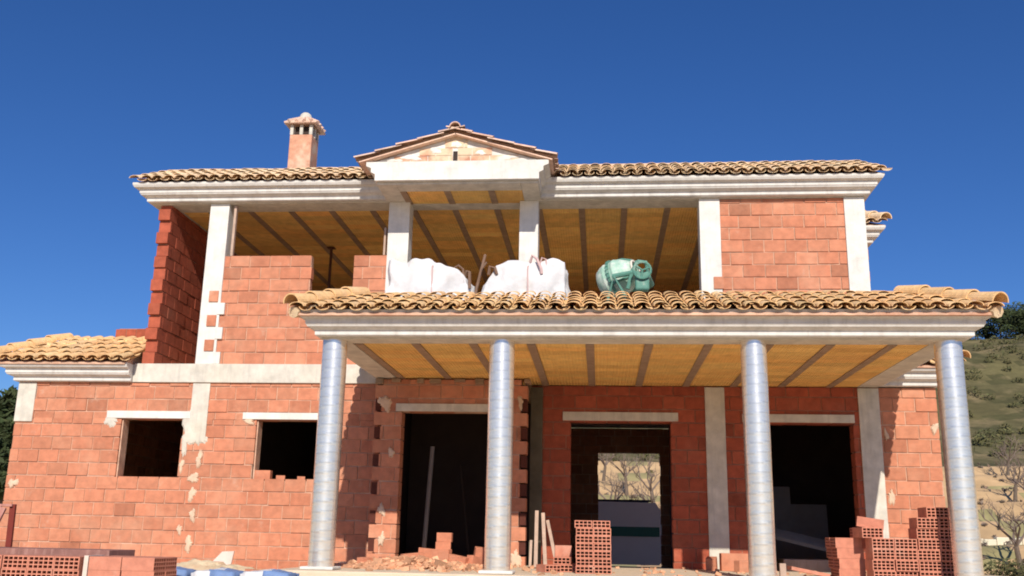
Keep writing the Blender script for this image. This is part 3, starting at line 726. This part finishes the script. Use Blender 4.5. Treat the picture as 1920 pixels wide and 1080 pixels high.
# planks leaning on the wall
for (xb, zb, yb, xt, zt, yt, w, lab) in [(-.935, .004, -1.25, -.935, .36, -1.10, .035, 'shortest pale plank leaning beside the entrance pier'), (-.855, .004, -1.35, -.885, .76, -.75, .05, 'tallest pale plank leaning beside the entrance pier'),
                                         (-.725, .004, -1.35, -.80, .73, -.72, .05, 'tall plank leaning second from the right of its group'), (-.565, .004, -1.4, -.735, .63, -.72, .045, 'slanted plank rightmost of those leaning by the entrance pier')]:
    b = MB(); a, c = Vector((xb, yb, zb + .01)), Vector((xt, yt, zt)); d = (c - a); L = d.length; d.normalize(); s_ = Vector((0, 1, 0)).cross(d).normalized(); n_ = d.cross(s_)
    m_ = Matrix((( s_.x, n_.x, d.x, a.x), (s_.y, n_.y, d.y, a.y), (s_.z, n_.z, d.z, a.z), (0, 0, 0, 1)))
    b.box(-w / 2, w / 2, -.012, .012, 0, L, (1, 1, 1), m_)
    tag(b.build('plank', M['wood'], bevel=.003), lab, 'plank', 'planks leaning by the entrance')
# stake, tilted slab
b = MB(); b.box(2.02, 2.09, -3.05, -2.99, 0, .17); tag(b.build('stake', M['wood'], bevel=.005), 'short pale timber stub standing right of the third column', 'stake')
b = MB(); b.box(-.22, .22, -.15, .15, -.02, .02, (1, 1, 1), Matrix.Translation((2.42, -2.6, .075)) @ Matrix.Rotation(.18, 4, 'Y')); tag(b.build('clay_slab', M['hollow_brick'], bevel=.004), 'thin tilted pink clay slab on the porch floor before the right doorway', 'slab')
# things inside the right-hand room
for (x0, x1, y, z1, lean, lab) in [(2.66, 3.12, 1.9, 1.30, .12, 'tall grey board leaning inside the right doorway'), (3.0, 3.72, 2.05, 1.02, .10, 'wide low grey board leaning inside the right doorway')]:
    b = MB(); b.box(x0, x1, 0, .02, -.15, z1, (1, 1, 1), Matrix.Translation((0, y, 0)) @ Matrix.Rotation(-lean, 4, 'X')); tag(b.build('board', M['board_white']), lab, 'board', 'boards leaning inside the right doorway')
for k in range(4):
    b = MB(); b.box(-.75, .75, -.03, .03, 0, .05, (1, 1, 1), Matrix.Translation((3.25 + .04 * k, .65 + .12 * k, .30 + .035 * k)) @ Matrix.Rotation(-.05, 4, 'Z') @ Matrix.Rotation(.22, 4, 'Y'))
    tag(b.build('timber', M['board_white']), 'grey timber batten lying aslant inside the right doorway', 'timber', 'timber battens inside the right doorway')
b = MB(); b.box(2.7, 3.7, .55, 1.2, -.148, .16); tag(b.build('timber_pile', M['wood'], bevel=.01), 'low pile of timber on the floor inside the right doorway', 'timber pile')
b = MB(); b.tube([(-2.72, .6, -.148), (-2.62, .55, 1.75)], .035, 8); tag(b.build('pole', M['pole_grey']), 'pale grey pole standing inside the dark entrance', 'pole')
b = MB(); b.tube([(-2.05, 1.2, -.148), (-2.3, 1.5, 1.55)], .02, 8); tag(b.build('pole', M['plaster_dark']), 'thin dim rod leaning deep inside the dark entrance', 'rod')

# ================================================================== LEFT FOREGROUND
lab = 'hollow red brick in the long pallet stack at the lower left'
for r_ in range(4):
    for i in range(4):
        hollow_brick((-5.52 + i * .246 + rnd.uniform(-.006, .006), -5.85 + rnd.uniform(-.01, .01), -.315 + r_ * .1165 + .002), (0, 0, rnd.uniform(-.015, .015)), lab, 'hollow bricks on the lower left pallet')
lab = 'solid sided red brick in the right half of the lower left stack'
for r_ in range(4):
    for i in range(2):
        for q in range(2):
            hollow_brick((-4.42 + i * .305 + rnd.uniform(-.006, .006), -5.88 + q * .245, -.315 + r_ * .1165 + .008), (0, 0, pi / 2 + rnd.uniform(-.01, .01)), lab, 'side on bricks in the lower left stack')
b = MB(); b.box(-4.625, -4.585, -6.0, -5.7, -.3, .165); tag(b.build('post', M['plaster_pale']), 'pale upright lath between the two halves of the brick stack', 'lath')
b = MB()
for k in range(5): b.box(-6.4 + rnd.uniform(-.03, .03), -4.55 - k * .06 + rnd.uniform(-.1, .1), -5.35, -4.85 + rnd.uniform(-.05, .05), -.22 + k * .085, -.14 + k * .085, tint(.25))
tag(b.build('board_pile', M['red_board'], bevel=.004), 'pile of brownish red shuttering boards behind the lower left bricks', 'board pile')
tr = tag(empty('trestle', (-6.0, -5.08, .205)), 'small folding trestle of reddish boards standing on the board pile', 'trestle')
b = MB(); b.box(-.055, .055, -.015, .015, 0, .41, (1, 1, 1), Matrix.Translation((-.14, -.10, 0)) @ Matrix.Rotation(.24, 4, 'Y') @ Matrix.Rotation(-.2, 4, 'X')); b.build('leg', M['red_board'], tr, bevel=.003)
b = MB(); b.box(-.03, .03, -.015, .015, 0, .42, (1, 1, 1), Matrix.Translation((.05, .05, 0)) @ Matrix.Rotation(.03, 4, 'Y') @ Matrix.Rotation(.1, 4, 'X')); b.build('leg', M['dark_red'], tr, bevel=.003)
b = MB(); b.box(-.09, .07, -.03, .06, .395, .42); b.build('top_board', M['red_board'], tr, bevel=.003)
# sacks in a row, sand heap, offcut
SK = [None, None]
for i, (x, w) in enumerate([(-4.36, 0), (-4.12, 1), (-3.84, 0), (-3.62, 1), (-3.36, 0), (-3.10, 1)]):
    if SK[w] is None:
        o = lumpy(.25, .45, .44, 20 + w, None, 10, .03, .05).build('sack', M['sack_white' if w == 0 else 'sack_blue'], smooth=True); SK[w] = o
    else: o = SK[w].copy(); col.objects.link(o)
    o.location = (x, -5.0, -.435 + rnd.uniform(0, .02)); o.rotation_euler = (0, 0, rnd.uniform(-.1, .1))
    tag(o, ['white sack first in the row beside the brick stack', 'blue sack between the first two white ones beside the brick stack', 'white sack in the middle of the row between two blue ones', 'second blue sack from the brick stack', 'last white sack of the row, near the first column', 'last blue sack of the row, nearest the first column'][i], 'sack', 'sacks in a row by the brick stack')
def mound(name, cx, cy, z, rx, ry, h, m, label, cat, seed=0, kind='stuff'):
    b = MB(); n, k = 40, 12
    for j in range(k + 1):
        for i in range(n):
            t = 2 * pi * i / n; r = j / k
            x, y = cos(t) * r * rx, sin(t) * r * ry
            zz = h * (1 - r * r) ** 1.2 * (1 + .45 * mnoise.noise(Vector((x * 3, y * 3, seed)))) + .04 * mnoise.noise(Vector((x * 11, y * 11, seed + 3)))
            b.v.append((cx + x, cy + y, z + zz - (.05 if j == k else 0)))
    for j in range(k):
        for i in range(n): b.f.append((j*n + i, j*n + (i+1) % n, (j+1)*n + (i+1) % n, (j+1)*n + i)); b.c.append(tint(.1))
    return tag(b.build(name, M[m], smooth=True), label, cat, kind=kind)
mound('sand_heap', -4.3, -3.7, -.18, 1.0, .6, .24, 'sand', 'heap of pale sand at the wall foot below the right wing window', 'sand heap', 1)
mound('mortar_heap', -5.9, -1.2, -.2, 1.3, .8, .14, 'plaster_pale', 'low pale mortar heap along the foot of the left wing wall', 'mortar heap', 5)
mound('rubble_heap', -2.55, -2.2, -.02, .95, .8, .10, 'rubble', 'heap of orange brick rubble in front of the entrance', 'rubble heap', 8)
mound('rubble_heap', -1.75, -2.0, -.02, .55, .6, .08, 'rubble', 'small rubble heap beside the second silver column', 'rubble heap', 12)
b = MB(); P_ = [(-5.52, -.14), (-5.15, -.14), (-5.13, .13), (-5.30, .12)]
f0 = [(x, -1.0 + .25 * (z + .14), z) for x, z in P_]; f1 = [(x, y + .03, z) for x, y, z in f0]
b.face(f0); b.face(list(reversed(f1)))
for k in range(4): b.face((f0[k], f1[k], f1[(k+1) % 4], f0[(k+1) % 4]))
tag(b.build('board_offcut', M['plaster_pale']), 'pale pinkish slanted offcut of board leaning at the wing wall foot', 'board')
# scattered rubble
b = MB()
for i in range(760):
    x = rnd.uniform(-3.4, 4.1); y = rnd.uniform(-3.7, -.1) if x > -1 or y < -.7 else rnd.uniform(-3.7, -.75)
    hz = 0
    if rnd.random() < .66:
        x = rnd.gauss(-2.25, .55); y = rnd.gauss(-2.1, .45); x = min(max(x, -3.4), -1.2); y = min(max(y, -3.4), -.9)
        hz = .10 * math.exp(-((x + 2.4) / .6) ** 2 - ((y + 2.15) / .5) ** 2)
    s = rnd.uniform(.008, .034) * (1.8 if rnd.random() < .12 else 1)
    m_ = Matrix.Translation((x, y, hz + s * .4)) @ Matrix.Rotation(rnd.uniform(0, 6), 4, 'Z') @ Matrix.Rotation(rnd.uniform(-.6, .6), 4, 'X') @ Matrix.Rotation(rnd.uniform(-.6, .6), 4, 'Y')
    b.box(-s, s, -s * rnd.uniform(.5, 1), s * .8, -s * .5, s * rnd.uniform(.3, .7), tint(.4), m_)
tag(b.build('rubble', M['rubble']), 'scattered crumbs of brick and mortar over the porch floor', 'rubble', kind='stuff')

# ================================================================== GROUND AND HILLS
def sstep(a, b, x):
    t = min(max((x - a) / (b - a), 0), 1); return t * t * (3 - 2 * t)
def height(x, y):
    z = -.14
    z -= 1.06 * sstep(-4.2, -13, y)
    z -= .36 * sstep(6.2, 8.5, y) + .2 * sstep(5.5, 9, abs(x + 2.2) - 4)
    d = y + .12 * abs(x)
    if d > 22:
        t = min((d - 22) / 40, 1); st = t * 6; fl = math.floor(st); z += 6.6 * ((fl + sstep(.55, 1.0, st - fl)) / 6 if t < 1 else 1)
    if d > 62:
        C = 15 + 13 * sstep(-90, 60, x)
        z += C * sstep(50, 165, d) ** 1.1 * 1.0 - C * sstep(50, 165, 62) ** 1.1
        z += 3.0 * mnoise.noise(Vector((x * .02, y * .02, 0))) * sstep(62, 110, d) + .7 * mnoise.noise(Vector((x * .09, y * .09, 2))) * sstep(62, 80, d)
        z += 6 * sstep(170, 600, d)
    if d > 12 or y < -16: z += .25 * mnoise.noise(Vector((x * .12, y * .12, 5)))
    return z
def axis(pts):
    out = []
    for a, b, n in pts: out += [a + (b - a) * i / n for i in range(n)]
    return out + [pts[-1][1]]
gx_ = axis([(-900, -200, 14), (-200, -60, 35), (-60, -14, 30), (-14, 10, 30), (10, 70, 60), (70, 200, 33), (200, 900, 14)])
gy_ = axis([(-500, -60, 12), (-60, -15, 12), (-15, 0, 24), (0, 22, 22), (22, 64, 84), (64, 190, 63), (190, 900, 16)])
g = MB(); nx, ny = len(gx_), len(gy_)
for y in gy_:
    for x in gx_: g.v.append((x, y, height(x, y)))
for j in range(ny - 1):
    for i in range(nx - 1):
        g.f.append((j*nx + i, j*nx + i + 1, (j+1)*nx + i + 1, (j+1)*nx + i))
        x, y = (gx_[i] + gx_[i+1]) / 2, (gy_[j] + gy_[j+1]) / 2; d = y + .12 * abs(x)
        k = mnoise.noise(Vector((x * .06, y * .06, 3))); k2 = mnoise.noise(Vector((x * .3, y * .3, 7)))
        if d < 14: c = (.68, .52, .34)
        elif d < 62:
            slope = abs(height(x, y + .4) - height(x, y - .4)) / .8
            c = (.58, .38, .20) if slope < .3 else (.52, .345, .18)
            if k2 > .15: c = (c[0]*.62, c[1]*.8, c[2]*.7)
        else: c = (.130 + .05*k, .112 + .045*k, .046 + .02*k) if k2 < .15 else (.085, .078, .03)
        g.c.append(c)
tag(g.build('ground', M['ground'], smooth=True), kind='structure')

# trees ---------------------------------------------------------------------------
def leaf_cloud(b, c, r, n, size, seed, flat=.8, shade=True):
    rr = random.Random(seed)
    for _ in range(n):
        th, ph, q = rr.uniform(0, 2 * pi), math.acos(rr.uniform(-1, 1)), rr.uniform(.35, 1) ** .6
        d = Vector((sin(ph) * cos(th), sin(ph) * sin(th), cos(ph) * flat)); p = Vector(c) + d * r * q
        a = Vector((rr.uniform(-1, 1), rr.uniform(-1, 1), rr.uniform(-1, 1))).normalized(); e = a.orthogonal().normalized(); s = size * rr.uniform(.6, 1.3)
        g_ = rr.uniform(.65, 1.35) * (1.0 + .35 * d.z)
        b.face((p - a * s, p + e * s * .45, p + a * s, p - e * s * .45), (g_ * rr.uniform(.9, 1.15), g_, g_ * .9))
def pine(x, y, h, w, label, seed):
    z = height(x, y); t = tag(empty('pine_tree', (x, y, z)), label, 'tree', 'pine trees on the slopes'); rr = random.Random(seed)
    b = MB(); b.tube([(0, 0, -.2), (.1, 0, h * .35), (rr.uniform(-.3, .3), .1, h * .6), (0, 0, h * .92)], [.16, .13, .09, .03], 7)
    cl = []
    for i in range(13):
        f = rr.uniform(.28, 1.0); a = rr.uniform(0, 2 * pi); R = w * (1.05 - f * .75) * rr.uniform(.4, 1)
        p = (cos(a) * R, sin(a) * R, h * f); cl.append((p, w * rr.uniform(.30, .46)))
        b.tube([(0, 0, h * f * .85), p], [.05, .02], 5)
    b.build('trunk', M['bark'], t)
    k = MB()
    for i, (p, r) in enumerate(cl): leaf_cloud(k, p, r, 260, .17 + .02 * h, seed * 31 + i)
    k.build('crown', M['pine'], t)
def bare_tree(x, y, h, label, seed):
    z = height(x, y); t = tag(empty('almond_tree', (x, y, z)), label, 'tree', 'bare orchard trees'); rr = random.Random(seed)
    b = MB(); th = h * .32; top = Vector((rr.uniform(-.15, .15), rr.uniform(-.15, .15), th)); b.tube([(0, 0, -.1), (top.x * .4, 0, th * .5), top], [.13, .10, .09], 7); b.build('trunk', M['bark'], t)
    k = MB()
    def grow(p, d, l, r, lv):
        q = p + d * l; mid = p + d * l * .5 + Vector((rr.uniform(-.1, .1), rr.uniform(-.1, .1), 0)) * l
        k.tube([p, mid, q], [r, r * .8, r * .6], 5 if lv < 2 else 4, caps=False)
        if lv < 3:
            for _ in range(3):
                v = Vector((rr.uniform(-1, 1), rr.uniform(-1, 1), rr.uniform(-.2, .9)))
                grow(q if rr.random() < .6 else mid, (d * .7 + v * .75).normalized(), l * rr.uniform(.55, .8), r * .55, lv + 1)
    for i in range(4):
        a = i * pi / 2 + rr.uniform(-.4, .4); grow(top, Vector((cos(a) * .65, sin(a) * .65, .75)).normalized(), h * .27, .06, 0)
    k.build('crown', M['twig'], t)
def bush(x, y, w, h, label, seed, grp=None, n=700):
    z = height(x, y); t = tag(empty('bush', (x, y, z)), label, 'bush', grp); rr = random.Random(seed); k = MB(); s = MB()
    for i in range(9):
        a = rr.uniform(0, 6.28); R = w * rr.uniform(0, .6); p = (cos(a) * R, sin(a) * R, h * rr.uniform(.35, .75)); leaf_cloud(k, p, w * .38, n // 9, .075, seed * 17 + i); s.tube([(0, 0, 0), p], [.02, .01], 4)
    s.build('stem', M['bark'], t); k.build('foliage', M['scrub'], t)
bare = [(15.6, 24.5, 3.2, 'bare almond tree low on the right with a dark trunk'), (20.2, 34, 3.4, 'bare almond tree on the second right hand terrace'), (22.6, 38, 3.3, 'bare almond tree at the photo edge on the third right terrace'), (23.2, 43.5, 3.4, 'bare almond tree standing close behind the right column'), (27, 48, 3.4, 'bare almond tree on the fourth terrace at the right edge'), (27.5, 55, 3.3, 'farthest bare almond tree below the right hill'),
        (2.0, 20.5, 3.4, 'nearest bare tree seen through the back doorway, on its right'), (.6, 33, 3.3, 'bare tree left of centre in the back doorway view'), (2.7, 36, 3.3, 'bare tree behind the near one in the back doorway view'), (1.6, 46, 3.3, 'distant bare tree centred in the back doorway view'), (.2, 50, 3.3, 'distant bare tree at the left of the back doorway view')]
for i, q in enumerate(bare): bare_tree(*q, 100 + i)
pines = [(60.5, 136, 4.4, 4.4, 'large dark pine on the crest just beyond the porch roof corner'), (65.5, 140, 5.2, 4.8, 'tall dark pine on the crest at the right edge of the photo'), (63.0, 131, 3.8, 4.2, 'low wide pine on the right crest in front of the tall ones'), (57.5, 141, 4.2, 4.4, 'dark pine on the crest mostly behind the porch cornice'),
         (-31.8, 37, 3.6, 2.4, 'dark pine at the left edge beside the wing wall corner'), (-34.2, 40, 4.9, 2.8, 'tallest dark pine at the left edge of the photo'), (-37.0, 46, 5.0, 3.0, 'dark pine behind the others at the left edge'), (-28.2, 30, 3.2, 2.2, 'low dark pine in front of the others at the left edge')]
for i, q in enumerate(pines): pine(*q, 200 + i)
bush(13.4, 19.5, 1.1, .75, 'grey green bush at the lower right corner of the photo', 301)
bush(15.2, 21.5, 1.0, .8, 'grey green bush behind the lower right one', 302)
bush(.45, 24, 1.3, 1.1, 'olive bush at the left of the back doorway view', 303)
bush(18.9, 30, 1.2, .9, 'low bush on the right beneath the second terrace', 304)
k = MB(); rs = random.Random(77)
for i in range(520):
    if i < 400 and i % 5 < 3: y = rs.uniform(66, 160); x = (y + 14.7) * rs.uniform(.34, .50)
    elif i < 400: continue
    elif i < 470: y = rs.uniform(50, 130); x = -(y + 14.7) * rs.uniform(.55, .70)
    else: y = rs.uniform(58, 120); x = (y + 14.7) * rs.uniform(-.02, .10)
    s = rs.uniform(.35, 1.15); leaf_cloud(k, (x, y, height(x, y) + s * .35), s, 46, .22, 900 + i, .7)
tag(k.build('scrub', M['scrub']), 'scrub bushes dotted over the dry hillside', 'scrub', kind='stuff')
# dry grass tufts and stones on the terraces
k = MB()
for i in range(120):
    y = rs.uniform(18, 62); x = (y + 14.7) * (rs.uniform(.36, .45) if i % 4 else rs.uniform(-.02, .09)); s = rs.uniform(.08, .2)
    leaf_cloud(k, (x, y, height(x, y) + s * .3), s, 16, .14, 3000 + i, .6)
tag(k.build('dry_grass', M['twig']), 'dry grass tufts and weeds over the orchard terraces', 'grass', kind='stuff')
gw = MB()
for i in range(30):
    x = 11 + i * .5; gw.box(x, x + .49, 27.6, 27.95, height(x, 27.8) - .5, height(x, 27.8) + .28 + rnd.uniform(-.03, .03), tint(.15))
tag(gw.build('garden_wall', M['garden_wall'], bevel=.03), 'low cream stone wall at the foot of the right hand orchard', 'wall')

# van behind the house ---------------------------------------------------------------
van = tag(empty('parked_van', (0, 9, -.52)), 'grey white van with a dark green stripe seen through the house', 'van')
b = MB(); prof = [(-2.9, .34), (1.36, .34), (1.42, .42), (1.44, .9), (1.40, 1.6), (1.30, 1.76), (-1.4, 1.78), (-2.1, 1.25), (-2.8, 1.08), (-2.98, .8)]
f0 = [(x, 0, z) for x, z in prof]; f1 = [(x, 1.65, z) for x, z in prof]
b.face(f0); b.face(list(reversed(f1)))
for i in range(len(prof)): j = (i + 1) % len(prof); b.face((f0[i], f1[i], f1[j], f0[j]))
b.build('body', M['van_white'], van, bevel=.05)
b = MB(); b.box(-2.6, 1.38, -.012, .03, .98, 1.20); b.build('stripe', M['van_green'], van, bevel=.004)
b = MB(); b.box(-1.45, -.75, -.010, .03, 1.25, 1.62); b.build('window', M['glass'], van)
b = MB(); b.box(-1.2, 1.2, .2, .25, 1.78, 1.83); b.box(-1.2, 1.2, 1.4, 1.45, 1.78, 1.83); b.box(-.9, -.86, .2, 1.45, 1.80, 1.84); b.box(.7, .74, .2, 1.45, 1.80, 1.84); b.build('roof_rack', M['black'], van)
for wx in (-2.1, -.42):
    w = MB(); w.lathe([(.18, -.09), (.30, -.10), (.33, -.06), (.33, .06), (.30, .10), (.18, .09)], 22, m=Matrix.Translation((wx, .08, .33)) @ Matrix.Rotation(pi / 2, 4, 'X')); wo = w.build('wheel', M['black'], van)
    w = MB(); w.lathe([(0, .05), (.18, .06), (.18, -.06)], 18, m=Matrix.Translation((wx, .08, .33)) @ Matrix.Rotation(pi / 2, 4, 'X')); w.build('rim', M['cream_metal'], wo)

# ================================================================== LIGHT, SKY, CAMERA
sunv = Vector((.20, -1.55, 1.0)).normalized()
sd_ = bpy.data.lights.new('sun', 'SUN'); sd_.energy = 5.0; sd_.angle = radians(.53); sd_.color = (1.0, .93, .82)
so = bpy.data.objects.new('sun', sd_); col.objects.link(so); so.rotation_euler = (-sunv).to_track_quat('-Z', 'Y').to_euler()
w = bpy.data.worlds.new('World'); scene.world = w; w.use_nodes = True
nt = w.node_tree; sky = nt.nodes.new('ShaderNodeTexSky'); sky.sky_type = 'NISHITA'; sky.sun_disc = False
sky.sun_elevation = math.asin(sunv.z); sky.sun_rotation = atan2(sunv.x, sunv.y); sky.altitude = 600; sky.air_density = 1.0; sky.dust_density = .35; sky.ozone_density = 3.0
hs = nt.nodes.new('ShaderNodeHueSaturation'); hs.inputs['Saturation'].default_value = 1.2; hs.inputs['Value'].default_value = 1.0
nt.links.new(sky.outputs[0], hs.inputs['Color']); 
tm = nt.nodes.new('ShaderNodeMix'); tm.data_type = 'RGBA'; tm.blend_type = 'MULTIPLY'; tm.inputs[0].default_value = 1; tm.inputs[7].default_value = (.90, 1.13, 1.62, 1)
nt.links.new(hs.outputs[0], tm.inputs[6]); nt.links.new(tm.outputs[2], nt.nodes['Background'].inputs[0])
nt.nodes['Background'].inputs[1].default_value = .062

cd = bpy.data.cameras.new('camera'); cam = bpy.data.objects.new('camera', cd); col.objects.link(cam); scene.camera = cam
cd.sensor_width = 36; cd.lens = 36 * 1825.6 / 1920; cd.clip_end = 3000; cd.clip_start = .05
pt, yw, ro = .2497, .0927, .0202
fw = Vector((-sin(yw) * cos(pt), cos(yw) * cos(pt), sin(pt))); r0 = Vector((cos(yw), sin(yw), 0)); u0 = r0.cross(fw)
rt = r0 * cos(ro) + u0 * sin(ro); up = rt.cross(fw)
cam.matrix_world = Matrix(((rt.x, up.x, -fw.x, 0), (rt.y, up.y, -fw.y, -14.715), (rt.z, up.z, -fw.z, .407), (0, 0, 0, 1)))

scene.render.engine = 'CYCLES'
scene.cycles.use_denoising = True
scene.cycles.max_bounces = 8; scene.cycles.diffuse_bounces = 3
scene.cycles.pixel_filter_type = 'BLACKMAN_HARRIS'; scene.cycles.filter_width = 1.9
scene.view_settings.view_transform = 'Standard'; scene.view_settings.look = 'None'; scene.view_settings.exposure = 0
